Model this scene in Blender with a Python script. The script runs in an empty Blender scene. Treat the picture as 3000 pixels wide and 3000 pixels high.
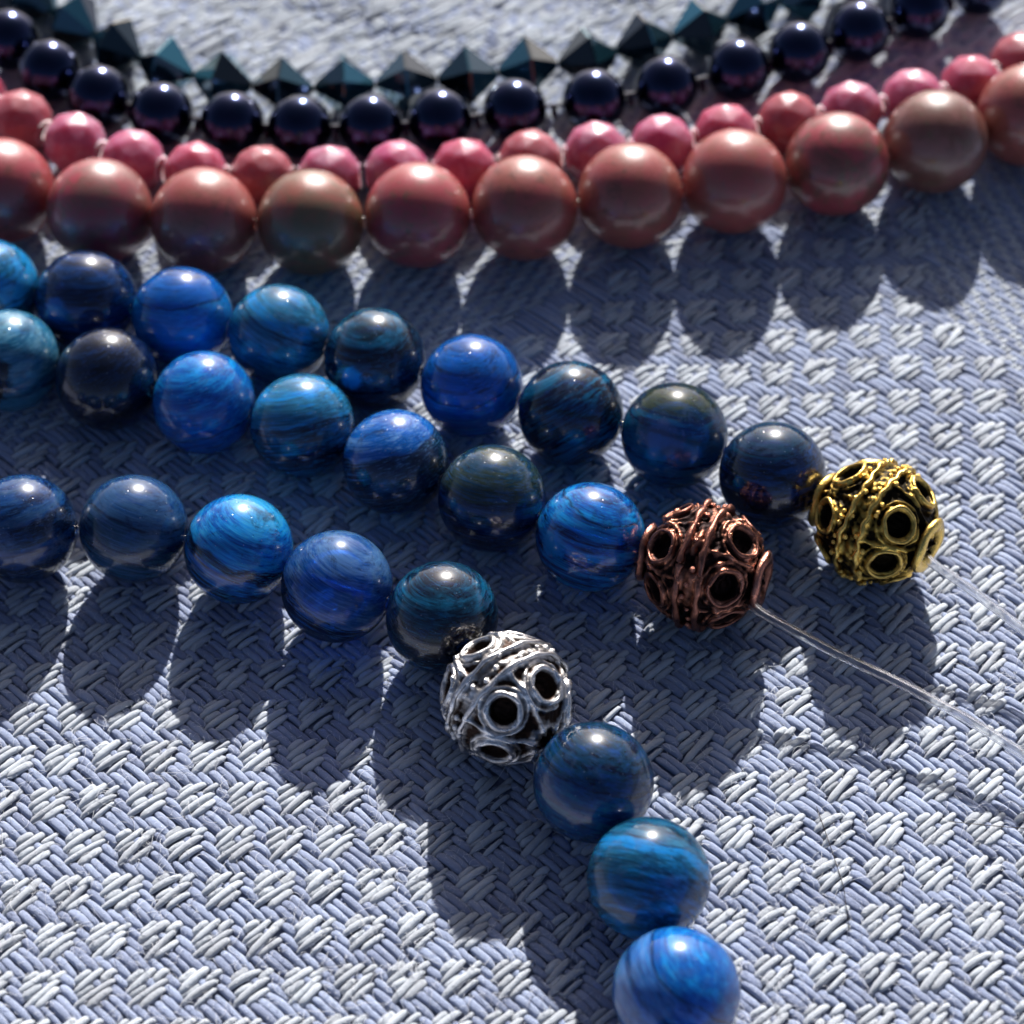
import bpy, math, random
import numpy as np
from mathutils import Vector, Matrix, Euler
R_ = math.radians
rng = np.random.default_rng(7)
rnd = random.Random(11)
sc = bpy.context.scene
col = sc.collection
# 1 Blender unit = 4 mm (the radius of one blue bead)
sc.unit_settings.system = 'METRIC'
sc.unit_settings.scale_length = 0.004

# ------------------------------------------------------------------ camera
F_PX, PITCH, ROLL, CAM_H = 6467.0, R_(50.76), R_(-1.25), 32.07
cp, sp = math.cos(PITCH), math.sin(PITCH)
fwd = Vector((0, cp, -sp)); rt = Vector((1, 0, 0)); up = rt.cross(fwd)
cr, sr = math.cos(ROLL), math.sin(ROLL)
rt2 = cr*rt + sr*up; up2 = -sr*rt + cr*up
cd = bpy.data.cameras.new('camera'); cam = bpy.data.objects.new('camera', cd); col.objects.link(cam)
cam.matrix_world = Matrix(((rt2.x, up2.x, -fwd.x, 0), (rt2.y, up2.y, -fwd.y, 0), (rt2.z, up2.z, -fwd.z, CAM_H), (0, 0, 0, 1)))
cd.sensor_width = 36; cd.lens = F_PX/3000*36
cd.clip_start = 0.5; cd.clip_end = 2000
cd.dof.use_dof = True
cd.dof.focus_distance = 37.9
cd.dof.aperture_fstop = (cd.lens/1000)/0.54
sc.camera = cam

# ------------------------------------------------------------------ light
SUN_EL, SUN_AZ = R_(31), R_(7.5)          # azimuth measured from +Y towards +X
w = bpy.data.worlds.new('World'); sc.world = w; w.use_nodes = True
nt = w.node_tree
bg = nt.nodes['Background']
sky = nt.nodes.new('ShaderNodeTexSky'); sky.sky_type = 'NISHITA'; sky.sun_disc = False
sky.sun_elevation = SUN_EL; sky.sun_rotation = SUN_AZ
nt.links.new(sky.outputs['Color'], bg.inputs['Color'])
sky.air_density = 0.35; sky.dust_density = 2.0; sky.ozone_density = 0.3
bg.inputs['Strength'].default_value = 0.075
ld = bpy.data.lights.new('sun', 'SUN'); sun = bpy.data.objects.new('sun', ld); col.objects.link(sun)
ld.energy = 5.0; ld.angle = R_(0.55); ld.color = (1.0, 0.975, 0.945)
L = Vector((math.sin(SUN_AZ)*math.cos(SUN_EL), math.cos(SUN_AZ)*math.cos(SUN_EL), math.sin(SUN_EL)))
sun.rotation_euler = L.to_track_quat('Z', 'Y').to_euler()
sun.location = L*60
sc.view_settings.view_transform = 'Standard'
sc.view_settings.look = 'None'
sc.view_settings.gamma = 1
sc.view_settings.exposure = 0.78
sc.render.engine = 'CYCLES'
sc.cycles.max_bounces = 10
sc.cycles.transparent_max_bounces = 16
sc.cycles.caustics_reflective = False
sc.cycles.use_denoising = True

# ------------------------------------------------------------------ helpers
def mesh_np(name, verts, faces, uvs=None, shade=None, smooth=True):
    """verts (n,3), faces (m,4) quads, per-vertex uv and per-vertex scalar 'shade'"""
    me = bpy.data.meshes.new(name)
    verts = np.asarray(verts, np.float32); faces = np.asarray(faces, np.int32)
    n, m, k = len(verts), len(faces), faces.shape[1]
    me.vertices.add(n); me.vertices.foreach_set('co', verts.ravel())
    me.loops.add(m*k); me.loops.foreach_set('vertex_index', faces.ravel())
    me.polygons.add(m)
    me.polygons.foreach_set('loop_start', np.arange(0, m*k, k, dtype=np.int32))
    me.polygons.foreach_set('use_smooth', np.full(m, smooth))
    me.update(calc_edges=True)
    if uvs is not None:
        l = me.uv_layers.new(name='UVMap')
        l.data.foreach_set('uv', np.asarray(uvs, np.float32)[faces.ravel()].ravel())
    if shade is not None:
        a = me.attributes.new('shade', 'FLOAT', 'POINT')
        a.data.foreach_set('value', np.asarray(shade, np.float32))
    return me

def obj(name, me, mat=None, parent=None, label=None, kind=None):
    o = bpy.data.objects.new(name, me); col.objects.link(o)
    if mat is not None and not me.materials: me.materials.append(mat)
    if parent is not None: o.parent = parent
    if label: o['label'] = label
    if kind: o['kind'] = kind
    return o

def thing(name, label, cat, loc=(0, 0, 0), group=None):
    o = bpy.data.objects.new(name, None); col.objects.link(o)
    o.location = loc; o['label'] = label; o['category'] = cat
    if group: o['group'] = group
    return o

def grid_faces(nu, nv, close_v=False):
    """nu rings of nv points"""
    a = np.arange(nu-1)[:, None]*nv; nvv = nv if close_v else nv-1
    j = np.arange(nvv)[None, :]; j2 = (j+1) % nv
    return np.stack([a+j, a+j2, a+nv+j2, a+nv+j], -1).reshape(-1, 4)

def tube(points, radii, sides=8, flat=1.0, ridges=0, closed=False):
    P = np.asarray(points, float); n = len(P)
    T = np.gradient(P, axis=0) if not closed else np.roll(P, -1, 0)-np.roll(P, 1, 0)
    T /= np.linalg.norm(T, axis=1)[:, None]
    upv = np.tile(np.array([0, 0, 1.0]), (n, 1))
    upv[np.abs(T[:, 2]) > .97] = (0, 1, 0)
    S = np.cross(T, upv); S /= np.linalg.norm(S, axis=1)[:, None]
    Uv = np.cross(S, T)
    th = np.arange(sides)/sides*2*math.pi
    rr = np.asarray(radii, float)*np.ones(n)
    mod = 1+(.10*np.cos(ridges*th) if ridges else 0*th)
    V = P[:, None]+rr[:, None, None]*mod[None, :, None]*(np.cos(th)[None, :, None]*S[:, None]+flat*np.sin(th)[None, :, None]*Uv[:, None])
    F = grid_faces(n, sides, True)
    if closed:
        j = np.arange(sides); j2 = (j+1) % sides; b = (n-1)*sides
        F = np.vstack([F, np.stack([b+j, b+j2, j2, j], -1)])
    return V.reshape(-1, 3), F

def join(parts):
    V, F, o = [], [], 0
    for v, f in parts:
        V.append(v); F.append(f+o); o += len(v)
    return np.vstack(V), np.vstack(F)

class NT:
    def __init__(s, name):
        s.m = bpy.data.materials.new(name); s.m.use_nodes = True; s.t = s.m.node_tree
        s.b = s.t.nodes['Principled BSDF']; s.out = s.t.nodes['Material Output']
    def n(s, typ, **kw):
        x = s.t.nodes.new('ShaderNode'+typ)
        for k, v in kw.items():
            if k.startswith('i_'):
                x.inputs[k[2:].replace('_', ' ')].default_value = v
            else: setattr(x, k, v)
        return x
    def l(s, a, b): s.t.links.new(a, b)
    def ramp(s, fac, stops, interp='LINEAR'):
        r = s.n('ValToRGB'); r.color_ramp.interpolation = interp
        e = r.color_ramp.elements
        while len(e) < len(stops): e.new(.5)
        for q, (p, c) in zip(e, stops): q.position = p; q.color = (*c, 1) if len(c) == 3 else c
        s.l(fac, r.inputs['Fac']); return r.outputs['Color']
    def math(s, op, a, b=None, clamp=False):
        x = s.n('Math', operation=op, use_clamp=clamp)
        for i, v in enumerate((a, b)):
            if v is None: continue
            if hasattr(v, 'links'): s.l(v, x.inputs[i])
            else: x.inputs[i].default_value = v
        return x.outputs[0]
    def mix(s, fac, a, b, blend='MIX'):
        x = s.n('Mix', data_type='RGBA', blend_type=blend)
        for i, v in ((0, fac), (6, a), (7, b)):
            if hasattr(v, 'links'): s.l(v, x.inputs[i])
            else: x.inputs[i].default_value = v if i == 0 else (*v, 1)
        return x.outputs[2]
    def bump(s, h, strength, dist):
        x = s.n('Bump'); x.inputs['Strength'].default_value = strength; x.inputs['Distance'].default_value = dist
        s.l(h, x.inputs['Height']); s.l(x.outputs[0], s.b.inputs['Normal']); return x

def setp(b, **kw):
    for k, v in kw.items():
        s = b.inputs[k.replace('_', ' ')]
        s.default_value = (*v, 1) if (hasattr(v, '__len__') and len(v) == 3 and s.type == 'RGBA') else v

# ------------------------------------------------------------------ materials
def yarn_mat(name, ca, cb):
    M = NT(name); uv = M.n('UVMap', uv_map='UVMap')
    mp = M.n('Mapping'); M.l(uv.outputs[0], mp.inputs['Vector'])
    mp.inputs['Rotation'].default_value = (0, 0, .5); mp.inputs['Scale'].default_value = (5, 26, 1)
    n1 = M.n('TexNoise', i_Scale=3.2, i_Detail=5.0, i_Roughness=.75); M.l(mp.outputs[0], n1.inputs['Vector'])
    at = M.n('Attribute', attribute_name='shade')
    g = M.n('NewGeometry')
    n2 = M.n('TexNoise', i_Scale=1.1, i_Detail=2.0); M.l(g.outputs['Position'], n2.inputs['Vector'])
    f = M.math('ADD', M.math('MULTIPLY', at.outputs['Fac'], .55), M.math('MULTIPLY', n1.outputs['Fac'], .75))
    f = M.math('ADD', f, M.math('MULTIPLY', M.math('SUBTRACT', n2.outputs['Fac'], .5), .5))
    c = M.ramp(f, [(.2, ca), (.85, cb)])
    M.l(c, M.b.inputs['Base Color'])
    setp(M.b, Roughness=.85, Sheen_Weight=.3, Sheen_Roughness=.5, Subsurface_Weight=.45, Subsurface_Scale=.06)
    M.b.inputs['Subsurface Radius'].default_value = (1, 1, 1)
    M.b.inputs['Specular IOR Level'].default_value = .1
    M.bump(n1.outputs['Fac'], 1.0, .04)
    return M.m
WHITE_YARN = yarn_mat('white_cotton_yarn', (.43, .45, .49), (.64, .69, .75))
BLUE_YARN = yarn_mat('pale_blue_cotton_yarn', (.205, .235, .355), (.40, .465, .64))
M = NT('cloth_backing')
n1 = M.n('TexNoise', i_Scale=9.0, i_Detail=3.0)
g = M.n('NewGeometry'); M.l(g.outputs['Position'], n1.inputs['Vector'])
M.l(M.ramp(n1.outputs['Fac'], [(.35, (.20, .23, .36)), (.65, (.32, .36, .50))]), M.b.inputs['Base Color'])
setp(M.b, Roughness=.9); M.bump(n1.outputs['Fac'], .6, .05)
BACKING = M.m
M = NT('lint_fibre'); setp(M.b, Base_Color=(.75, .76, .8), Roughness=.7); LINT = M.m
M = NT('dark_hair'); setp(M.b, Base_Color=(.02, .014, .012), Roughness=.4); HAIR = M.m

def kyanite(i, top, bot, split, tilt, clear=.04, mist=.4, spot=None):
    """fibrous blue stone. Local Z is roughly up. top / bot: (dark, mid, light) of the two zones the crystal plane separates"""
    M = NT('blue_stone')
    tc = M.n('TexCoord'); mp = M.n('Mapping'); M.l(tc.outputs['Object'], mp.inputs['Vector'])
    mp.inputs['Rotation'].default_value = tilt
    v0 = mp.outputs[0]
    sh = M.n('VectorMath', operation='ADD'); M.l(v0, sh.inputs[0]); sh.inputs[1].default_value = (i*3.17, i*1.71, i*2.3); v = sh.outputs[0]
    st = M.n('Mapping'); M.l(v, st.inputs['Vector']); st.inputs['Scale'].default_value = (.5, 2.4, 9.0)
    fib = M.n('TexNoise', i_Scale=1.3, i_Detail=7.0, i_Roughness=.66, i_Distortion=.08); M.l(st.outputs[0], fib.inputs['Vector'])
    low = M.n('TexNoise', i_Scale=1.1, i_Detail=2.5); M.l(v, low.inputs['Vector'])
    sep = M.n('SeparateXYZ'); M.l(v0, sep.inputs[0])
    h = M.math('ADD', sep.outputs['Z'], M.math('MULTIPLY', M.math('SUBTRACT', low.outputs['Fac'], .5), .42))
    b1 = M.n('TexNoise', noise_dimensions='1D', i_Scale=2.4, i_Detail=3.0, i_Roughness=.6)
    M.l(M.math('ADD', h, i*7.3), b1.inputs['W'])
    f = M.math('ADD', M.math('MULTIPLY', b1.outputs['Fac'], .45), M.math('MULTIPLY', fib.outputs['Fac'], .62))
    f = M.math('ADD', M.math('MULTIPLY', M.math('SUBTRACT', f, .535), 4.2), .5, True)
    def zone(c): return M.ramp(f, [(.12, c[0]), (.50, c[1]), (.85, c[2])])
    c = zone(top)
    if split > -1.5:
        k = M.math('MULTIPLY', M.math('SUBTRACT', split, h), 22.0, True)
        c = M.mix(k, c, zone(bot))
        # thin dark line where the two zones meet
        e = M.math('SUBTRACT', 1.0, M.math('MULTIPLY', M.math('ABSOLUTE', M.math('SUBTRACT', h, split-.02)), 30.0), True)
        c = M.mix(M.math('MULTIPLY', e, .85), c, (.002, .006, .03))
    pt = M.n('TexNoise', i_Scale=2.0, i_Detail=7.0, i_Roughness=.72, i_Distortion=.5); M.l(v, pt.inputs['Vector'])
    k = M.math('MULTIPLY', M.math('SUBTRACT', pt.outputs['Fac'], .52, True), 5.0, True)
    c = M.mix(M.math('MULTIPLY', k, mist), c, (.11, .16, .30))
    k = M.math('MULTIPLY', M.math('SUBTRACT', .44, pt.outputs['Fac'], True), 9.0, True)
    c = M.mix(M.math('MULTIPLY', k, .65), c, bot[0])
    s2 = M.n('Mapping'); M.l(v, s2.inputs['Vector']); s2.inputs['Scale'].default_value = (.7, 6.0, 28)
    f2 = M.n('TexNoise', i_Scale=1.2, i_Detail=4.0, i_Roughness=.6, i_Distortion=.15); M.l(s2.outputs[0], f2.inputs['Vector'])
    k = M.math('MULTIPLY', M.math('SUBTRACT', f2.outputs['Fac'], .53, True), 7.0, True)
    c = M.mix(M.math('MULTIPLY', k, .38), c, tuple(min(1, x*1.6+.02) for x in top[2]))
    k = M.math('MULTIPLY', M.math('SUBTRACT', .46, f2.outputs['Fac'], True), 8.0, True)
    c = M.mix(M.math('MULTIPLY', k, .45), c, (.002, .006, .03))
    if spot:                                     # one coloured spot, mineral patch or painted glow, glint or sheen: centre, radius, colour
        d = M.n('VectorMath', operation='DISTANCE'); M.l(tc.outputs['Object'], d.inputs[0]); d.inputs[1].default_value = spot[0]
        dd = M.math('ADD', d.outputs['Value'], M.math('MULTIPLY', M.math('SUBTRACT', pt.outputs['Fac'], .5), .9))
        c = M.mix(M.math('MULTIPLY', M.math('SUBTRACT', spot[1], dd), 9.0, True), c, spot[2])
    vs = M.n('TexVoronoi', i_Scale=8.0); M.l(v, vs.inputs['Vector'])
    c = M.mix(M.math('MULTIPLY', M.math('SUBTRACT', .09, vs.outputs['Distance'], True), 14.0, True), c, (.38, .46, .60))  # tiny pale sparkles painted into the stone colour
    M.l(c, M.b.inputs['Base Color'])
    setp(M.b, Roughness=.25, Subsurface_Weight=.72, Subsurface_Scale=.16+clear*2, Coat_Weight=1.0, Coat_Roughness=.055)
    M.b.inputs['Subsurface Radius'].default_value = (.30, .55, 1.0)
    M.b.inputs['Specular IOR Level'].default_value = .32
    vo = M.n('TexVoronoi', i_Scale=6.0); M.l(v, vo.inputs['Vector'])
    pits = M.math('SUBTRACT', .14, vo.outputs['Distance'], True)
    hh = M.math('ADD', M.math('MULTIPLY', fib.outputs['Fac'], .03), M.math('MULTIPLY', pits, -1.6))
    bp = M.bump(hh, .55, .05)
    M.l(bp.outputs[0], M.b.inputs['Coat Normal'])
    # light also passes through the stone: bent by it, and a little straight through
    rf = M.n('BsdfRefraction'); rf.inputs['IOR'].default_value = 1.55; rf.inputs['Roughness'].default_value = .07
    M.l(M.mix(.5, c, (.10, .42, 1.0)), rf.inputs['Color']); M.l(bp.outputs[0], rf.inputs['Normal'])
    m1 = M.n('MixShader'); m1.inputs[0].default_value = min(.55, .20+clear*1.5)
    M.l(M.b.outputs[0], m1.inputs[1]); M.l(rf.outputs[0], m1.inputs[2])
    tr = M.n('BsdfTransparent'); M.l(M.mix(.35, c, (.2, .4, 1.0)), tr.inputs['Color'])
    mx = M.n('MixShader'); mx.inputs[0].default_value = clear*.7
    M.l(m1.outputs[0], mx.inputs[1]); M.l(tr.outputs[0], mx.inputs[2]); M.l(mx.outputs[0], M.out.inputs['Surface'])
    return M.m

def stone_pink(i, a, b, c, rough=.38, sss=.6, spots=.75, coat=.6):
    M = NT('pink_stone'); tc = M.n('TexCoord'); mp = M.n('Mapping'); M.l(tc.outputs['Object'], mp.inputs['Vector'])
    mp.inputs['Location'].default_value = (i*5.3, i*2.1, i); v = mp.outputs[0]
    n1 = M.n('TexNoise', i_Scale=1.0, i_Detail=5.0, i_Roughness=.6, i_Distortion=.6); M.l(v, n1.inputs['Vector'])
    n2 = M.n('TexNoise', i_Scale=4.2, i_Detail=8.0, i_Roughness=.78, i_Distortion=.8); M.l(v, n2.inputs['Vector'])
    k = M.ramp(n1.outputs['Fac'], [(.38, a), (.55, b), (.68, a)])
    k2 = M.math('MULTIPLY', M.math('MULTIPLY', M.math('SUBTRACT', n2.outputs['Fac'], .53, True), 12.0, True), spots)
    M.l(M.mix(k2, k, c), M.b.inputs['Base Color'])
    setp(M.b, Roughness=rough, Subsurface_Weight=sss, Subsurface_Scale=.95, Coat_Weight=coat, Coat_Roughness=.06 if coat > .5 else .2)
    M.b.inputs['Subsurface Radius'].default_value = (1.0, .5, .45)
    M.bump(n2.outputs['Fac'], .25, .03)
    return M.m

def metal(name, bright, patina, wear=.5):
    M = NT(name); tc = M.n('TexCoord'); g = M.n('NewGeometry')
    n1 = M.n('TexNoise', i_Scale=7.0, i_Detail=6.0, i_Roughness=.7); M.l(tc.outputs['Object'], n1.inputs['Vector'])
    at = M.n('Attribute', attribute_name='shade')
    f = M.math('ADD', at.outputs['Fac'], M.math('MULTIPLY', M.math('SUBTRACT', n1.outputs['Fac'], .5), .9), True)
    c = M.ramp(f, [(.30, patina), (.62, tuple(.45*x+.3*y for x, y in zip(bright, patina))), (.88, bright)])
    M.l(c, M.b.inputs['Base Color'])
    ro = M.n('MapRange'); M.l(f, ro.inputs[0]); ro.inputs[3].default_value = .55; ro.inputs[4].default_value = .24
    M.l(ro.outputs[0], M.b.inputs['Roughness'])
    setp(M.b, Metallic=1.0)
    M.bump(n1.outputs['Fac'], .5, .05)
    return M.m

# ------------------------------------------------------------------ the cloth
E1 = np.array([.119, .087]); E2 = np.array([.091, -.087])
E1n = E1/np.linalg.norm(E1); E2n = E2/np.linalg.norm(E2)
TUFT_FLOATS = [(0, -1, 0), (1, -2, 1), (2, 1, 2), (2, -2, -1), (3, -3, 1), (4, -2, 0)]   # thread j, from i0 to i1
OFF = {}
for (j, i0, i1) in TUFT_FLOATS:
    for i in range(i0, i1+1): OFF[(j+9*i) % 40] = (i, j)
ORG = np.array([0.0, 29.0])
def cell(i, j): return ORG[0]+i*E1[0]+j*E2[0], ORG[1]+i*E1[1]+j*E2[1]
def in_view(x, y, m=2.2): return (np.abs(x) < 5.9+y*.147+m) & (y > 12.2) & (y < 45.5)
def tuft_zone(x, y):
    left = 30.7+np.where(x > -.7, (x+.7)*.74, (x+.7)*.27)
    t = np.where(x < 3.0, y < left, y < 35.2)
    rgt = np.where(y > 31.1, x > 8.6, x > 8.7+(31.1-y)*.87)
    return t & ~((y > 28.5) & rgt)
def relief(x, y):      # slow unevenness of the cloth lying on the table
    return .06*np.sin(x*.9+y*.35)*np.sin(y*.62-x*.2)+np.where(y > 38.6, .10*np.sin(x*.8+1.3*y)*np.minimum(1, (y-38.6)/2), 0)-.03

NI = 360
I, J = np.meshgrid(np.arange(-NI, NI), np.arange(-NI, NI), indexing='ij')
X, Y = cell(I, J)
K = (J+9*I) % 40
OI = np.zeros_like(I); OJ = np.zeros_like(J); isw = np.zeros(I.shape, bool)
for k, (di, dj) in OFF.items():
    s = K == k; OI[s] = I[s]-di; OJ[s] = J[s]-dj; isw[s] = True
ox, oy = cell(OI, OJ)
tuft = isw & tuft_zone(ox, oy)
zone = tuft_zone(X, Y)
xr = X > 7
plainL = ((I+2*J) % 5) < 3
plainR = ((2*I+J) % 5) < 2
plain = np.where(xr & (Y < 36), plainR, np.where(Y > 38.4, rng.random(I.shape) < .74, plainL))
white = np.where(zone, tuft, plain) | tuft
view = in_view(X, Y)

def runs(mask):            # runs of True along axis 1 -> rows, start, end
    m = np.zeros((mask.shape[0], mask.shape[1]+2), np.int8); m[:, 1:-1] = mask
    d = np.diff(m, axis=1)
    r1, s = np.where(d == 1); r2, e = np.where(d == -1)
    return r1, s, e-1

TS = np.array([-1, -.82, -.45, 0, .45, .82, 1.0])
def floats_mesh(cx, cy, dirx, diry, length, wd, ht, peak, seed, loc=True):
    """many yarn floats at once: each is a plump arc that dives into the cloth at both ends"""
    r = np.random.default_rng(seed); n = len(cx); ns, nc = len(TS), 6
    ang = R_(-25)+np.arange(nc)/(nc-1)*R_(230)
    t = TS[None, :]
    prof = np.array([.42, .82, 1, 1, 1, .82, .42])[None, :]*(1+r.normal(0, .05, (n, ns)))
    bend = r.normal(0, .012, (n, 1))*(1-t*t)
    along = t*length[:, None]/2
    px = cx[:, None]+dirx[:, None]*along-diry[:, None]*bend
    py = cy[:, None]+diry[:, None]*along+dirx[:, None]*bend
    zz = (relief(cx, cy) if loc else 0*cx)[:, None]-.055+(peak[:, None]+.055-ht[:, None])*np.sqrt(np.clip(1-np.abs(t)**2.4, 0, 1))
    ca, sa = np.cos(ang), np.sin(ang)
    wv = wd[:, None, None]*prof[:, :, None]*ca[None, None, :]
    hv = ht[:, None, None]*prof[:, :, None]*sa[None, None, :]
    VX = px[:, :, None]-diry[:, None, None]*wv
    VY = py[:, :, None]+dirx[:, None, None]*wv
    VZ = zz[:, :, None]+hv
    V = np.stack([VX, VY, VZ], -1).reshape(-1, 3)
    F = grid_faces(ns, nc)
    F = F[:, ::-1]
    F = (F[None]+(np.arange(n)*ns*nc)[:, None, None]).reshape(-1, 4)
    u = (along[:, :, None]+r.random((n, 1, 1))*20)+0*wv
    v = (ang[None, None, :]*.05+r.random((n, 1, 1))*20)+0*wv
    sh = np.clip(r.normal(.5, .28, (n, 1, 1)), 0, 1)+0*wv
    return V, F, np.stack([u, v], -1).reshape(-1, 2), sh.ravel()

cloth = thing('tablecloth', 'pale blue cloth woven with rows of white yarn tufts, lying under all the bead strands', 'cloth')
# backing sheet below the yarns, large enough to run past the picture on all sides
gx = np.linspace(-45, 45, 91); gy = np.linspace(-20, 80, 101)
GX, GY = np.meshgrid(gx, gy, indexing='ij')
V = np.stack([GX, GY, relief(GX, GY)-.088], -1).reshape(-1, 3)
obj('backing', mesh_np('backing', V, grid_faces(91, 101)), BACKING, cloth)

# blue floats: run along j (direction E2)
bm_ = (~white) & view
r_, s_, e_ = runs(bm_)
i_ = r_-NI; jc = (s_+e_)/2-NI; ln = e_-s_+1
cx, cy = cell(i_, jc); n = len(cx)
d2 = np.linalg.norm(E2)
V, F, UV, SH = floats_mesh(cx+rng.normal(0, .008, n), cy+rng.normal(0, .008, n), np.full(n, E2n[0])+rng.normal(0, .05, n), np.full(n, E2n[1]),
    (ln+.45)*d2, rng.normal(.076, .006, n), rng.normal(.050, .004, n), .0+.008*np.minimum(ln, 4)+rng.normal(0, .008, n), 1)
obj('blue_yarn', mesh_np('blue_yarn', V, F, UV, SH), BLUE_YARN, cloth, kind='stuff')
# white floats outside the tuft rows (plain twill borders)
pw = (white & ~tuft & view).T
r_, s_, e_ = runs(pw)
j_ = r_-NI; ic = (s_+e_)/2-NI; ln = e_-s_+1
cx, cy = cell(ic, j_); n = len(cx); d1 = np.linalg.norm(E1)
V, F, UV, SH = floats_mesh(cx, cy, np.full(n, E1n[0]), np.full(n, E1n[1])+rng.normal(0, .05, n), (ln+.4)*d1,
    rng.normal(.062, .006, n), rng.normal(.052, .004, n), .01*np.minimum(ln, 4)+rng.normal(0, .008, n), 2)
obj('white_yarn', mesh_np('white_yarn', V, F, UV, SH), WHITE_YARN, cloth, kind='stuff')
# tufts: six short white floats each
def tuft_arrays(ox, oy, seed, loc):
    r = np.random.default_rng(seed)
    CX, CY, LN = [], [], []
    for (j, i0, i1) in TUFT_FLOATS:
        ic = (i0+i1)/2; CX.append(ox+ic*E1[0]+j*E2[0]); CY.append(oy+ic*E1[1]+j*E2[1]); LN.append(np.full(len(ox), i1-i0+1))
    CX, CY, LN = map(np.concatenate, (CX, CY, LN)); n = len(CX)
    return floats_mesh(CX+r.normal(0, .006, n), CY+r.normal(0, .006, n), np.full(n, .755)+r.normal(0, .07, n), np.full(n, .656)+r.normal(0, .07, n),
        (LN+.38)*d1, r.normal(.064, .008, n), r.normal(.050, .005, n), .018+.010*np.minimum(LN, 4)+r.normal(0, .01, n), seed, loc)
org = np.unique(np.stack([OI[tuft], OJ[tuft]], 1), axis=0)
tx, ty = cell(org[:, 0], org[:, 1])
k = in_view(tx, ty, 1.6); tx, ty = tx[k], ty[k]
inframe = (np.abs(tx) < 5.9+ty*.147+.3) & (ty > 15.4)
order = np.argsort(np.where(inframe, ty, 1e3)+0)
near, rest = order[:300], order[300:]
variants = []
for q in range(16):
    V, F, UV, SH = tuft_arrays(np.zeros(1), np.zeros(1), 100+q, False)
    me = mesh_np('tuft', V, F, UV, SH); me.materials.append(WHITE_YARN); variants.append(me)
for t_ in near:
    o = bpy.data.objects.new('tuft', variants[rnd.randrange(16)]); col.objects.link(o); o.parent = cloth
    o.location = (tx[t_], ty[t_], float(relief(tx[t_], ty[t_])))
V, F, UV, SH = tuft_arrays(tx[rest], ty[rest], 55, True)
obj('tuft_rows', mesh_np('tuft_rows', V, F, UV, SH), WHITE_YARN, cloth, kind='stuff')
# loose lint fibres standing off the yarns
parts = []
for q in range(7000):
    y = 13+rnd.random()**1.2*22; x = (rnd.random()*2-1)*(y*.147+6.4)
    a = rnd.random()*6.28; l = .08+rnd.random()**2*.42; c_ = rnd.uniform(-7, 7); hgt = rnd.uniform(.02, .10)
    P = []; px, py = x, y
    for s in range(7):
        t = s/6; P.append((px, py, float(relief(x, y))+.01+hgt*math.sin(t*math.pi)**.8)); a += c_*l/6; px += math.cos(a)*l/6; py += math.sin(a)*l/6
    parts.append(tube(P, .0040, 3))
for q in range(11000):            # short fuzz
    y = 14+rnd.random()**1.3*19; x = (rnd.random()*2-1)*(y*.147+6.4)
    a = rnd.random()*6.28; l = .04+rnd.random()*.11; z = float(relief(x, y))
    parts.append(tube([(x, y, z), (x+math.cos(a)*l*.5, y+math.sin(a)*l*.5, z+.035+rnd.random()*.03), (x+math.cos(a+.5)*l, y+math.sin(a+.5)*l, z+.03+rnd.random()*.06)], .0032, 3))
V, F = join(parts)
obj('lint', mesh_np('lint', V, F), LINT, cloth, kind='stuff')

# ------------------------------------------------------------------ bead meshes (axis of the hole = local X, radius 1)
def lathe_bead(nu=48, nv=72, hole=.11, name='bead'):
    th0 = math.asin(hole); th = np.linspace(th0, math.pi-th0, nu)
    xs = np.cos(th); rr = np.sin(th)
    xs = np.concatenate([[0.0, xs[0]*.97], xs, [xs[-1]*.97, 0.0]]); rr = np.concatenate([[hole*.85, hole*.85], rr, [hole*.85, hole*.85]])
    ph = np.arange(nv)/nv*2*math.pi
    V = np.stack([xs[:, None]+0*ph, rr[:, None]*np.cos(ph), rr[:, None]*np.sin(ph)], -1).reshape(-1, 3)
    F = grid_faces(len(xs), nv, True)
    return mesh_np(name, V, F)
ROUND = None
def round_mesh(): return lathe_bead()

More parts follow.
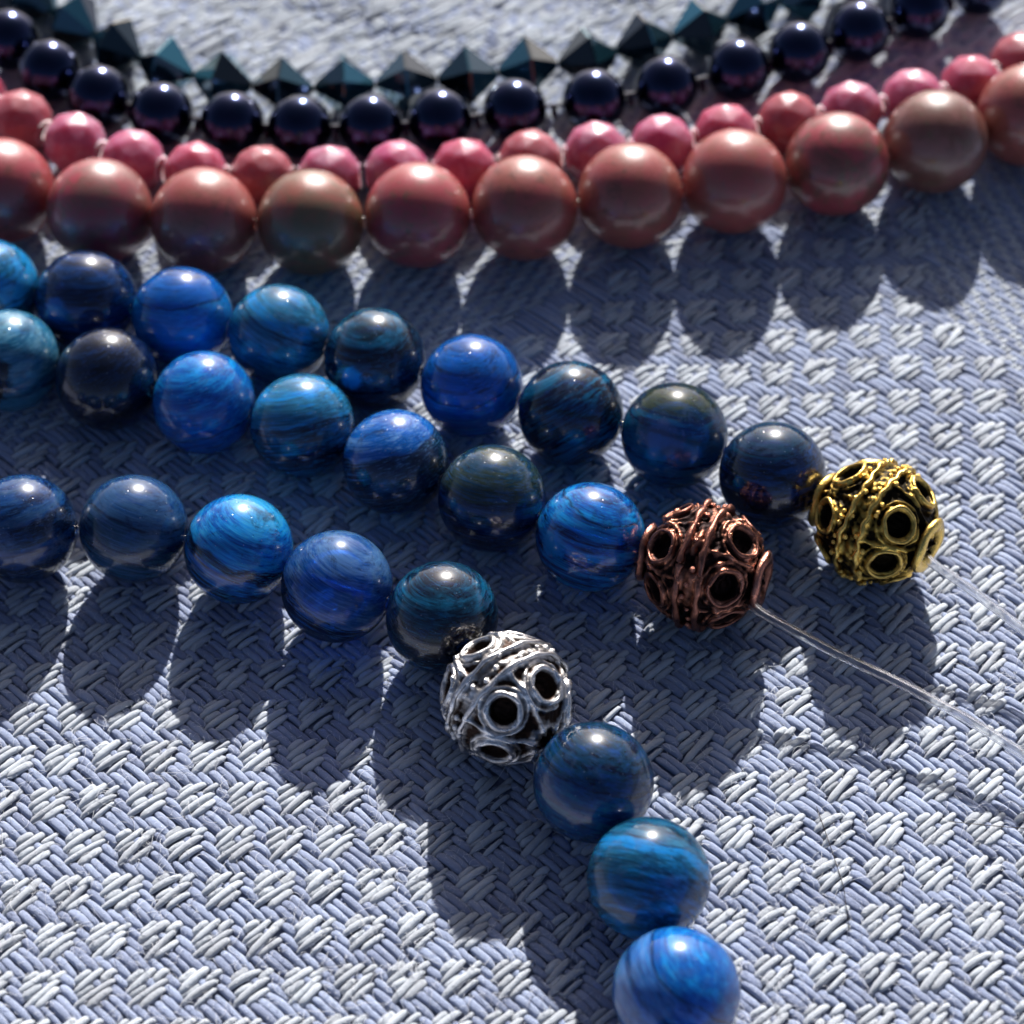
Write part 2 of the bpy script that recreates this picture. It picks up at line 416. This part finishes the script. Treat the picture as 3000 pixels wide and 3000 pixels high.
def faceted_mesh(nlat=5, nlon=10, seed=0, hole=.14):
    """faceted round: staggered rings of flat triangular and diamond facets"""
    r = np.random.default_rng(seed)
    th0 = math.asin(.33); ths = np.linspace(th0, math.pi-th0, nlat+1)
    V = []; F = []
    for a, t in enumerate(ths):
        for b in range(nlon):
            ph = (b+.5*(a % 2))/nlon*2*math.pi+r.normal(0, .03)
            V.append((math.cos(t)*1.0, math.sin(t)*math.cos(ph)*1.02, math.sin(t)*math.sin(ph)*1.02))
    for a in range(nlat):
        for b in range(nlon):
            p = a*nlon+b; q = a*nlon+(b+1) % nlon
            p2 = p+nlon; q2 = q+nlon
            if a % 2 == 0: F += [(p, p2, q), (q, p2, q2)]
            else: F += [(p, p2, q2), (p, q2, q)]
    F = [tuple(reversed(f)) for f in F]
    for e, base in ((0, 0), (1, nlat*nlon)):
        s = -1 if e else 1
        ring2 = len(V)
        for b in range(nlon):
            x0, y0, z0 = V[base+b]; m = math.hypot(y0, z0)
            V.append((s*.93, y0/m*hole, z0/m*hole))
        ring3 = len(V)
        for b in range(nlon): V.append((0, V[ring2+b][1], V[ring2+b][2]))
        for b in range(nlon):
            c = (b+1) % nlon
            f1 = (base+b, base+c, ring2+c, ring2+b); f2 = (ring2+b, ring2+c, ring3+c, ring3+b)
            F += [f1 if e == 0 else f1[::-1], f2 if e == 0 else f2[::-1]]
    me = bpy.data.meshes.new('faceted_bead'); me.from_pydata(V, [], F); me.update()
    import bmesh
    bm = bmesh.new(); bm.from_mesh(me)
    ed = [e for e in bm.edges if len(e.link_faces) == 2 and all(v.co[1]**2+v.co[2]**2 > .06 for v in e.verts)]
    bmesh.ops.bevel(bm, geom=ed, offset=.075, segments=2, profile=.6, affect='EDGES', clamp_overlap=True)
    for f in bm.faces: f.smooth = True
    bm.to_mesh(me); bm.free(); me.update()
    return me

def bicone_mesh(n=8, hole=.12, name='bicone'):
    V = []; F = []
    rings = [(-.0, hole), (-1.0, hole), (-.97, .2), (-.04, 1.0), (.04, 1.0), (.97, .2), (1.0, hole), (.0, hole)]
    for (x, r) in rings:
        for b in range(n):
            ph = b/n*2*math.pi; V.append((x, r*math.cos(ph), r*math.sin(ph)))
    for a in range(len(rings)-1):
        for b in range(n):
            c = (b+1) % n; F.append((a*n+b, (a+1)*n+b, (a+1)*n+c, a*n+c))
    me = bpy.data.meshes.new(name); me.from_pydata(V, [], F); me.update(); return me

def place(name, me, parent, xyz, tan, scale, spin, label=None):
    o = obj(name, me, None, parent, label)
    X_ = Vector(tan).normalized(); Z_ = Vector((0, 0, 1)); Y_ = Z_.cross(X_).normalized(); Z_ = X_.cross(Y_)
    m = Matrix((X_, Y_, Z_)).transposed() @ Matrix.Rotation(spin, 3, 'X')
    sx = scale if hasattr(scale, '__len__') else (scale,)*3
    o.matrix_local = Matrix.Translation(xyz) @ m.to_4x4() @ Matrix.Diagonal((*sx, 1))
    return o

def tangents(P):
    P = np.asarray(P, float); return np.gradient(P, axis=0)

def cord_mesh(points, r=.07): return tube(points, r, 8)
M = NT('clear_cord')
setp(M.b, Base_Color=(.93, .95, .98), Roughness=.06, IOR=1.42, Transmission_Weight=1.0)
tc = M.n('UVMap', uv_map='UVMap'); mp = M.n('Mapping'); M.l(tc.outputs[0], mp.inputs['Vector']); mp.inputs['Scale'].default_value = (.6, 18, 1)
nz = M.n('TexNoise', i_Scale=1.0, i_Detail=4.0); M.l(mp.outputs[0], nz.inputs['Vector'])
M.bump(nz.outputs['Fac'], .5, .02)
tr = M.n('BsdfTransparent'); mx = M.n('MixShader'); mx.inputs[0].default_value = .45
M.l(M.b.outputs[0], mx.inputs[1]); M.l(tr.outputs[0], mx.inputs[2]); M.l(mx.outputs[0], M.out.inputs['Surface'])
CORD = M.m

def smooth_path(pts, n=60):
    P = np.array(pts, float)
    d = np.concatenate([[0], np.cumsum(np.linalg.norm(np.diff(P, axis=0), axis=1))])
    t = np.linspace(0, d[-1], n); Q = np.stack([np.interp(t, d, P[:, a]) for a in range(3)], 1)
    for _ in range(4):
        Q[1:-1] = .25*Q[:-2]+.5*Q[1:-1]+.25*Q[2:]
    return Q

def free_cord(pts, parent, r=.085, flat=.6):
    """clear elastic cord: a flat ribbed strip and its loose edge filament"""
    Q = smooth_path(pts, 90)
    a = tube(Q, r, 20, flat, 7)
    V, F = a
    d = np.concatenate([[0], np.cumsum(np.linalg.norm(np.diff(Q, axis=0), axis=1))])
    uv = np.stack([np.repeat(d, 20), np.tile(np.arange(20)/20, 90)], 1)
    o = obj('cord', mesh_np('cord', V, F, uv), CORD, parent)
    T = np.gradient(Q, axis=0); T /= np.linalg.norm(T, axis=1)[:, None]; S = np.cross(T, (0, 0, 1))
    for s, off in ((1, .9), (-1, 1.05)):
        Q2 = Q+S*(s*r*off)+np.array([0, 0, .01])
        V, F = tube(Q2, r*.2, 6)
        obj('filament', mesh_np('filament', V, F, np.zeros((len(V), 2))), CORD, o)
    return o

# ------------------------------------------------------------------ cast metal beads
def metal_bead(parent, xyz, tan, R, spin, mats, kind, label):
    body_m, wire_m = mats
    nu, nv = 170, 300
    th = np.linspace(R_(13), R_(167), nu)[:, None]; ph = (np.arange(nv)/nv*2*math.pi)[None, :]
    D = np.stack([np.cos(th)+0*ph, np.sin(th)*np.cos(ph), np.sin(th)*np.sin(ph)], -1)
    nr = 6
    centres = []
    r = np.random.default_rng({'silver': 3, 'copper': 4, 'gold': 5}[kind])
    for s in (1, -1):
        for q in range(nr):
            t0 = R_(90-s*(37+r.normal(0, 1.5))); p0 = (q+(.5 if s < 0 else 0))/nr*2*math.pi+r.normal(0, .05)
            centres.append((np.array([math.cos(t0), math.sin(t0)*math.cos(p0), math.sin(t0)*math.sin(p0)]), R_(15.5 if kind != 'silver' else 16.5)*(1+r.normal(0, .05)), s, p0, t0))
    dist = np.full(D.shape[:2], 9.0); rad = np.full(D.shape[:2], .25)
    for c, a, *_ in centres:
        d = np.arccos(np.clip(D @ c, -1, 1)); k = d/a < dist/rad
        dist = np.where(k, d, dist); rad = np.where(k, a, rad)
    x = dist/rad
    g = lambda z, w_: np.exp(-(z/w_)**2)
    h = np.full(x.shape, .90)
    h += .085*g(x-1.0, .22)                       # ring rims
    h -= .11*(x < .80)*np.clip((.80-x)/.12, 0, 1)   # wells inside the rings
    h += .05*g(x-1.42, .13)                       # outer scallop round each ring
    lat = np.degrees(th-math.pi/2)
    h += .07*g(lat-9, 3.4)+.07*g(lat+9, 3.4)+.035*g(lat, 5)   # equator band
    # struts between the rings
    for c, a, s, p0, t0 in centres:
        pm = p0+math.pi/nr
        dph = np.angle(np.exp(1j*(ph-pm)))*np.sin(th)
        side = (np.cos(th)*s > .12)
        h += .055*g(dph, .045)*side
    n3 = np.zeros_like(h)
    for f_, a_ in ((7, .010), (15, .008), (31, .006)):
        k1 = r.normal(0, f_, (6, 3)); p1 = r.random(6)*6.28
        for q in range(6): n3 += a_/2*np.sin(D @ k1[q]+p1[q])
    h = np.clip(h, .76, .995)+n3*(1.4 if kind != 'silver' else .9)
    h += .05*g(np.degrees(th)-15, 5)+.05*g(np.degrees(th)-165, 5)
    P = D*h[:, :, None]
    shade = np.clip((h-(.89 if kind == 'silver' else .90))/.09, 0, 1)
    # close into the stringing hole
    V = P.reshape(-1, 3); F = grid_faces(nu, nv, True)
    inner = []
    for e in (0, nu-1):
        q = P[e].copy(); q[:, 1:] *= .55; inner.append(q)
    b0 = len(V); V = np.vstack([V, inner[0], inner[1]])
    j = np.arange(nv); j2 = (j+1) % nv
    F = np.vstack([F, np.stack([b0+j, b0+j2, j2, j], -1), np.stack([(nu-1)*nv+j, (nu-1)*nv+j2, b0+nv+j2, b0+nv+j], -1), np.stack([b0+j2, b0+j, b0+nv+j, b0+nv+j2], -1)])
    shade = np.concatenate([shade.ravel(), np.zeros(2*nv)])
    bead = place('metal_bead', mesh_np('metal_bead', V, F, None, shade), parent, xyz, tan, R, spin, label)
    bead.data.materials.append(body_m)
    def sub(name, V, F, sh=1.0, mat=wire_m):
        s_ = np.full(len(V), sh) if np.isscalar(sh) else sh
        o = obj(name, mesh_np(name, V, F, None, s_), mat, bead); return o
    for c, a, s, p0, t0 in centres:
        u = np.cross(c, (1, 0, 0)); u /= np.linalg.norm(u); v = np.cross(c, u)
        n = 40; t = np.arange(n)/n*2*math.pi
        wob = 1+.05*np.sin(2*t+r.random()*6)+.03*np.sin(5*t+r.random()*6)
        ring = math.cos(a)*c[None]+math.sin(a)*wob[:, None]*(np.cos(t)[:, None]*u+np.sin(t)[:, None]*v)
        ring = ring/np.linalg.norm(ring, axis=1)[:, None]*{'silver': .955, 'copper': .968, 'gold': .972}[kind]
        V, F = tube(ring, {'silver': .042, 'copper': .034, 'gold': .033}[kind]*(1+.2*np.sin(3*t+r.random()*6)), 8, closed=True)
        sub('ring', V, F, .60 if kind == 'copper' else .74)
    for s in (-1, 1):       # two ridges round the middle
        n = 120; t = np.arange(n)/n*2*math.pi
        a = R_(9)*s+.022*np.sin(3*t+s)+(.018*np.sin(22*t) if kind == 'gold' else .008*np.sin(17*t))
        rr = .985+.012*np.sin(9*t+s)
        ring = np.stack([np.sin(a), np.cos(a)*np.cos(t), np.cos(a)*np.sin(t)], 1)*rr[:, None]
        V, F = tube(ring, (.040 if kind != 'copper' else .052)*(1+.25*np.sin(13*t+s)), 8, closed=True)
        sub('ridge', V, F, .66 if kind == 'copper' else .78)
    # granules soldered along the middle
    import bmesh
    bm = bmesh.new(); bmesh.ops.create_icosphere(bm, subdivisions=2, radius=1); tv = np.array([v.co[:] for v in bm.verts]); tf = np.array([[v.index for v in f.verts] for f in bm.faces]); bm.free()
    gme = mesh_np('granule', tv, tf, None, np.full(len(tv), .95)); gme.materials.append(wire_m)
    ng = {'gold': 76, 'copper': 26, 'silver': 30}[kind]
    for q in range(ng):
        t = q/ng*2*math.pi+r.normal(0, .02); a = R_(r.choice([-15, -5, 5, 14]) if kind == 'gold' else r.normal(0, 4))
        c = np.array([math.sin(a), math.cos(a)*math.cos(t), math.cos(a)*math.sin(t)])*(.985 if kind == 'gold' else .965)
        o = obj('granule', gme, None, bead); o.location = c; o.scale = (r.uniform(.034, .055),)*3
    for s in (-1, 1):       # flared rim at each end of the hole
        n = 60; t = np.arange(n)/n*2*math.pi
        if kind == 'silver': continue
        prof = [(.90, .22), (.97, .26), (1.0, .34), (.98, .44), (.93, .47), (.86, .42)]
        rg = [np.stack([np.full(n, s*x_)+.012*np.sin(4*t+1), r_2*(1+.04*np.sin(3*t+s))*np.cos(t), r_2*(1+.04*np.sin(3*t+s))*np.sin(t)], 1) for x_, r_2 in prof]
        V = np.vstack(rg); F = grid_faces(len(prof), n, True)
        if s < 0: F = F[:, ::-1]
        sub('collar', V, F, np.repeat([.3, .7, .95, 1, .8, .3], n))
    return bead

GOLD = (metal('gold_body', (.85, .55, .12), (.012, .009, .005)), metal('gold_wire', (.92, .62, .16), (.06, .032, .008)))
COPPER = (metal('copper_body', (.48, .19, .12), (.014, .008, .008)), metal('copper_wire', (.50, .21, .15), (.02, .009, .008)))
SILVER = (metal('silver_body', (.80, .77, .74), (.03, .018, .014)), metal('silver_wire', (.86, .84, .82), (.20, .14, .11)))

# ------------------------------------------------------------------ blue strands
BLK = (.0015, .003, .010); INK = (.002, .007, .028); NAVY = (.003, .020, .078); DEEP = (.004, .055, .21); ROYAL = (.004, .125, .48)
AZURE = (.008, .30, .74); SKY = (.03, .34, .68); DTEAL = (.003, .045, .095); TEAL = (.006, .13, .26); STEEL = (.035, .20, .35); PALE = (.12, .32, .45)
SLATE = (.022, .085, .21); LAV = (.045, .19, .56); LAVL = (.13, .32, .68); OLIVE = (.035, .055, .025); BROWN = (.045, .022, .012)
# look: label, top zone, bottom zone, split height, tilt, clearness, mist, coloured spot
LOOK = {
 'off':  (None, (NAVY, DEEP, SLATE), (INK, NAVY, DEEP), .2, (.1, .1, 0), .04, .4, None),
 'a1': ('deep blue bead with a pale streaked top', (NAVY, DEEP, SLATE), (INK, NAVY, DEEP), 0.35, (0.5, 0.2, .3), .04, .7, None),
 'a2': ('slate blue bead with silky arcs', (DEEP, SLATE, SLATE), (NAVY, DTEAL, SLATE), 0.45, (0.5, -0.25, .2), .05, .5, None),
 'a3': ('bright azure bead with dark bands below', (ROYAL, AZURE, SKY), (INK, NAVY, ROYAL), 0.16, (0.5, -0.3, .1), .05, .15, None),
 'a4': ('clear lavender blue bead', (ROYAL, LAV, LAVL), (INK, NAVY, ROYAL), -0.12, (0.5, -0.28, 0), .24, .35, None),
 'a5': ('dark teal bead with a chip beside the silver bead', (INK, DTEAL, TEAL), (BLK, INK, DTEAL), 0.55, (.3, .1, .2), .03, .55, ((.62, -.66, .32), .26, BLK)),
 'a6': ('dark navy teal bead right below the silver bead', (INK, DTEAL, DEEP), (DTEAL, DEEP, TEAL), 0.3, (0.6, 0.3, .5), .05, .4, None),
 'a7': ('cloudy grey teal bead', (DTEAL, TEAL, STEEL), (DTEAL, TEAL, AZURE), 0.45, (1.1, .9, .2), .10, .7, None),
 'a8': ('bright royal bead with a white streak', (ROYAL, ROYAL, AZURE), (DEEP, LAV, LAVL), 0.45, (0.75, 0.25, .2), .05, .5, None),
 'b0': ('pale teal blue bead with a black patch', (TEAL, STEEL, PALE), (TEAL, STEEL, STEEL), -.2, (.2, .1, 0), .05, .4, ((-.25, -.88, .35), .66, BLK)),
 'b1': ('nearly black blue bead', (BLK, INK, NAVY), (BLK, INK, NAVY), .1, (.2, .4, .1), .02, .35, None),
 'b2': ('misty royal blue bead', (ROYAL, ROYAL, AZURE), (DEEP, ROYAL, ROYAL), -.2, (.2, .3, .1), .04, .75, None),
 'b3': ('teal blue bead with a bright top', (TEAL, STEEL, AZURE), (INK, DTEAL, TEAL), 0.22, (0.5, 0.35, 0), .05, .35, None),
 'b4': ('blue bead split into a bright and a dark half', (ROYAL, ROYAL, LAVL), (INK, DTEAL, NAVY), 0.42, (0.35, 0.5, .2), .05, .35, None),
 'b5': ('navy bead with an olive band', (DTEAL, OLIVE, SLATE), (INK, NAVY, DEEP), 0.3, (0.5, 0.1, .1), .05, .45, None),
 'b6': ('vivid blue bead with a bright sheen', (DEEP, ROYAL, AZURE), (NAVY, ROYAL, AZURE), 0.7, (0.5, -0.12, 0), .07, .35, ((-.35, -.75, .45), .30, AZURE)),  # sheen painted into the colour as an azure spot
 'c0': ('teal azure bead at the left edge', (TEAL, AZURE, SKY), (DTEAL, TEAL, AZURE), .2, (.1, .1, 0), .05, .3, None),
 'c1': ('dark navy bead glowing royal blue inside', (INK, NAVY, DEEP), (NAVY, DEEP, ROYAL), 0.2, (0.5, 0.1, .1), .05, .35, ((-.30, -.80, .40), .34, ROYAL)),  # inner glow is a painted royal blue spot
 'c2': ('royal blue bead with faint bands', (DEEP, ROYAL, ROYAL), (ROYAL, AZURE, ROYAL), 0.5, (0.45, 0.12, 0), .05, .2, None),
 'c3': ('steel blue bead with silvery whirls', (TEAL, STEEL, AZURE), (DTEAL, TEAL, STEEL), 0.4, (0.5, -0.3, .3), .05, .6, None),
 'c4': ('very dark teal bead with brown flecks and a blue glint', (BLK, DTEAL, TEAL), (BLK, INK, DTEAL), 0.7, (.1, .15, .1), .03, .5, ((-.05, -.88, .35), .28, AZURE)),  # the glint is azure colour painted on the stone
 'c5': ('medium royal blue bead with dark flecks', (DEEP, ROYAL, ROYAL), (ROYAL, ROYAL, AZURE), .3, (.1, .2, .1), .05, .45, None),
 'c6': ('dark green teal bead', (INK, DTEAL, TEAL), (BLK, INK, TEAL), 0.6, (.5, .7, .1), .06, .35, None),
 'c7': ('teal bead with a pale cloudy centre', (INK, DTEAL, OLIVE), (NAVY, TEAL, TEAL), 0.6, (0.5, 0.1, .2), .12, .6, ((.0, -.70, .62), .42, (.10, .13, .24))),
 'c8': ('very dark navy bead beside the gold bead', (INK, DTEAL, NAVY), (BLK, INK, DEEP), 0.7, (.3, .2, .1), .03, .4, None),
}
SPH = lathe_bead()
def blue_bead(parent, i, xyz, tan, look):
    lb, top, bot, split, tilt, clear, mist, spot = LOOK[look]
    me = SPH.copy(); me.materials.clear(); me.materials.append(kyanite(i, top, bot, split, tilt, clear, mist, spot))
    return place('bead', me, parent, xyz, tan, (1+rnd.uniform(-.03, .0), 1+rnd.uniform(-.018, .01), 1+rnd.uniform(-.018, .008)), 0.0, lb)

silver_xy = [(-10.87, 25.206), (-8.86, 25.231), (-6.852, 25.178), (-4.92, 24.653), (-3.127, 23.763), (-1.263, 23.035), (-0.158, 21.199), (1.246, 19.576), (2.055, 17.746), (2.371, 15.77), (2.263, 13.769)]
silver_lk = ['off', 'a1', 'a2', 'a3', 'a4', 'a5', 'M', 'a6', 'a7', 'a8', 'off']
copper_xy = [(-11.635, 29.633), (-9.637, 29.425), (-7.699, 28.883), (-5.8, 28.221), (-3.899, 27.577), (-2.139, 26.625), (-0.362, 25.706), (1.401, 24.754), (3.383, 23.929)]
copper_lk = ['off', 'b0', 'b1', 'b2', 'b3', 'b4', 'b5', 'b6', 'M']
gold_xy = [(-10.297, 31.408), (-8.327, 31.022), (-6.389, 30.5), (-4.459, 29.952), (-2.58, 29.247), (-0.715, 28.504), (1.148, 27.75), (3.064, 27.139), (4.799, 26.117), (6.539, 24.848)]
gold_lk = ['c0', 'c1', 'c2', 'c3', 'c4', 'c5', 'c6', 'c7', 'c8', 'M']
CLOTH_TOP = .0
def blue_strand(name_label, xy, lk, mats, kind, mlabel, i0, cord=None):
    t = thing('bead_strand', name_label, 'bead strand', (*xy[0], 0), 'strands of blue stone beads')
    P = [(x-xy[0][0], y-xy[0][1], (1.14 if l == 'M' else 1.0)+CLOTH_TOP) for (x, y), l in zip(xy, lk)]
    T = tangents(P)
    for q, (p, l) in enumerate(zip(P, lk)):
        if l == 'M': metal_bead(t, p, T[q], 1.14, rnd.uniform(0, 6.28) if kind != 'gold' else 1.0, mats, kind, mlabel)
        else: blue_bead(t, i0+q, p, T[q], l)
    if cord:
        free_cord([(P[-1][0]+T[-1][0]*.2, P[-1][1]+T[-1][1]*.2, P[-1][2])]+[(x-xy[0][0], y-xy[0][1], z) for x, y, z in cord], t)
    V, F = cord_mesh(P, .07)
    obj('inner_cord', mesh_np('inner_cord', V, F, np.zeros((len(V), 2))), CORD, t)
    return t
blue_strand('blue stone bead strand at the front, curving towards the viewer, with a silver bead', silver_xy, silver_lk, SILVER, 'silver', 'silver openwork bead with ringed holes', 1)
CC = [(4.215, 22.931, 1.12), (5.439, 22.216, 0.9), (6.66, 21.57, 0.72), (7.658, 20.942, 0.6), (8.55, 20.246, 0.5), (9.823, 19.228, 0.38)]
GC = [(7.401, 23.899, 1.12), (8.094, 23.402, 0.92), (8.904, 22.648, 0.74), (9.688, 21.881, 0.6), (10.446, 21.111, 0.5)]
blue_strand('middle blue stone bead strand that ends in a copper coloured ornamental bead and clear cord', copper_xy, copper_lk, COPPER, 'copper', 'dark copper bead with raised rings', 20,
    CC)
blue_strand('rear blue stone bead strand that ends in a gold coloured ornamental bead and clear cord', gold_xy, gold_lk, GOLD, 'gold', 'antique gold bead with granules and raised rings', 40,
    GC)

# ------------------------------------------------------------------ rhodonite strand
def simple_strand(label, cat, xy, z, name, meshes, scale, group=None, spin=None, labels=None, cord_r=.05, cord_mat=None):
    t = thing('bead_strand', label, cat, (*xy[0], 0), group)
    P = [(x-xy[0][0], y-xy[0][1], z) for x, y in xy]; T = tangents(P)
    for q, p in enumerate(P):
        place(name, meshes[q % len(meshes)], t, p, T[q], scale if not callable(scale) else scale(q), rnd.uniform(0, 6.28) if spin is None else spin, labels[q] if labels else None)
    V, F = tube(P, cord_r, 6)
    obj('inner_cord', mesh_np('inner_cord', V, F, np.zeros((len(V), 2))), cord_mat or CORD, t)
    return t, P, T
rhod_xy = [(-12.421, 34.98), (-10.383, 34.184), (-8.305, 33.504), (-6.146, 33.158), (-3.965, 33.024), (-1.787, 33.175), (0.393, 33.313), (2.562, 33.613), (4.731, 33.973), (6.892, 34.431), (9.021, 35.053), (11.096, 35.838), (13.1, 36.734)]
SAL = (.30, .062, .060); ROSE = (.33, .046, .062); TAN = (.24, .072, .050); BRN = (.13, .045, .03); GRY = (.12, .085, .045); DUST = (.20, .080, .070)
rh_cols = [(SAL, ROSE, BRN), (ROSE, SAL, BRN), (ROSE, DUST, GRY), (TAN, SAL, BRN), (TAN, GRY, GRY), (ROSE, SAL, GRY), (SAL, TAN, BRN), (SAL, TAN, BRN), (TAN, SAL, DUST), (ROSE, BRN, GRY), (DUST, BRN, GRY), (SAL, TAN, BRN), (SAL, ROSE, BRN)]
rh_names = [None, None, 'rose bead with a grey cloud', 'brownish pink bead', 'olive brown bead', 'rose bead', 'salmon bead', 'salmon bead with a tan cloud', 'tan pink bead', 'dark rose bead with brown patches', 'dull brown pink bead', 'orange brown bead', None]
rh_meshes = []
for q, cc in enumerate(rh_cols):
    me = SPH.copy(); me.materials.append(stone_pink(q, *cc)); rh_meshes.append(me)
simple_strand('strand of large salmon pink round stone beads, lying just behind the blue strands', 'bead strand', rhod_xy, 1.08, 'bead', rh_meshes, 1.08, labels=rh_names)

# ------------------------------------------------------------------ small faceted pink strand
pink_xy = [(-11.534, 37.734), (-10.396, 36.845), (-9.156, 36.112), (-7.864, 35.49), (-6.503, 35.065), (-5.091, 34.893), (-3.674, 34.884), (-2.261, 34.961), (-0.853, 35.013), (0.545, 35.206), (1.94, 35.437), (3.345, 35.602), (4.72, 35.923), (6.096, 36.245), (7.475, 36.56), (8.838, 36.907), (10.167, 37.34), (11.367, 38.046), (12.619, 38.654)]
pk_cols = [((.40, .085, .15), (.35, .065, .12), (.46, .22, .30)), ((.34, .11, .14), (.30, .07, .09), (.30, .15, .17)), ((.38, .16, .24), (.36, .07, .15), (.46, .30, .38)), ((.37, .055, .15), (.42, .15, .23), (.46, .24, .33))]
pk_mats = [stone_pink(50+q, *c, rough=.36, sss=.9, spots=.7, coat=.12) for q, c in enumerate(pk_cols)]
pk_meshes = []
for q in range(8):
    me = faceted_mesh(4+q % 2, 8+q % 2, q); me.materials.append(pk_mats[q % 4]); pk_meshes.append(me)
simple_strand('strand of small faceted translucent pink beads between the large pink beads and the dark pearls', 'bead strand', pink_xy, .64, 'faceted_bead', pk_meshes, .69, cord_r=.03)

# ------------------------------------------------------------------ dark pearl strand with seed spacers
pearl_xy = [(-12.15, 40.759), (-10.998, 39.568), (-9.963, 38.474), (-8.787, 37.574), (-7.379, 36.942), (-5.828, 36.59), (-4.365, 36.41), (-2.847, 36.393), (-1.359, 36.532), (0.247, 36.802), (1.967, 37.069), (3.552, 37.458), (5.164, 37.988), (6.549, 38.523), (7.956, 39.207), (9.386, 39.953), (10.891, 40.761)]
M = NT('dark_pearl'); tc = M.n('TexCoord'); nz = M.n('TexNoise', i_Scale=2.5, i_Detail=4.0); M.l(tc.outputs['Object'], nz.inputs['Vector'])
M.l(M.ramp(nz.outputs['Fac'], [(.3, (.012, .024, .058)), (.7, (.028, .032, .080))]), M.b.inputs['Base Color'])
setp(M.b, Metallic=1.0, Roughness=.17, Coat_Weight=.25, Coat_Roughness=.05); PEARL = M.m
M = NT('dark_seed'); setp(M.b, Base_Color=(.03, .02, .045), Metallic=.5, Roughness=.15, Coat_Weight=1.0); SEED = M.m
M = NT('dark_thread'); setp(M.b, Base_Color=(.03, .03, .05), Roughness=.6); THREAD = M.m
me = SPH.copy(); me.materials.append(PEARL)
t, P, T = simple_strand('strand of dark navy purple pearls with tiny dark spacer beads, behind the faceted pink strand', 'bead strand', pearl_xy, .69, 'pearl', [me], .69, cord_mat=THREAD)
sm = lathe_bead(14, 24, .3, 'spacer_bead'); sm.materials.append(SEED)
for q in range(len(P)-1):
    a, b = np.array(P[q]), np.array(P[q+1]); m_ = (a+b)/2; m_[2] = .5
    place('spacer_bead', sm, t, m_, b-a, (.07, .2, .2), 0)

# ------------------------------------------------------------------ dark bicone strand
bic_xy = [(-11.501, 42.05), (-10.616, 41.044), (-9.594, 40.139), (-8.554, 39.235), (-7.392, 38.511), (-6.126, 38.018), (-4.802, 37.738), (-3.449, 37.752), (-2.102, 37.854), (-0.76, 37.969), (0.557, 38.252), (1.882, 38.509), (3.148, 38.988), (4.417, 39.452), (5.64, 40.037), (6.836, 40.668), (8.015, 41.3), (9.2, 41.9)]
M = NT('dark_teal_crystal'); tc = M.n('TexCoord'); nz = M.n('TexNoise', i_Scale=1.5); M.l(tc.outputs['Object'], nz.inputs['Vector'])
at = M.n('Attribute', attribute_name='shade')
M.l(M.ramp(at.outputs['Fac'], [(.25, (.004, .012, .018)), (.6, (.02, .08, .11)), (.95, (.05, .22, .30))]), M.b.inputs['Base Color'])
setp(M.b, Metallic=.6, Roughness=.10, Coat_Weight=1.0, Coat_Roughness=.03); BIC = M.m
bms = []
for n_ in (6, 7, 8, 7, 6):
    me = bicone_mesh(n_); a_ = me.attributes.new('shade', 'FLOAT', 'FACE'); a_.data.foreach_set('value', rng.random(len(me.polygons)).astype(np.float32)); me.materials.append(BIC); bms.append(me)  # random tone per facet, painted in place of varied sky reflections
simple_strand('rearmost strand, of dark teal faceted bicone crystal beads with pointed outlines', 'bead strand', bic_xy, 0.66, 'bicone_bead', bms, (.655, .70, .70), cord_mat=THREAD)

# ------------------------------------------------------------------ two stray hairs
def hair(pts, label):
    Q = smooth_path(pts, 40); c = Q[0].copy()
    V, F = tube(Q-c, .0075, 5)
    o = obj('stray_hair', mesh_np('stray_hair', V, F), HAIR); o.location = c
    o['label'] = label; o['category'] = 'hair'
hair([(5.02, 19.6, .05), (5.16, 18.82, .1), (5.30, 18.05, .09), (5.31, 17.3, .05)], 'thin dark hair lying upright across the cloth right of the nearest blue beads')
hair([(7.2, 19.25, .06), (7.87, 19.12, .11), (8.5, 19.05, .1), (9.2, 18.9, .06)], 'thin dark hair lying level on the cloth by the right edge, below the clear cord')
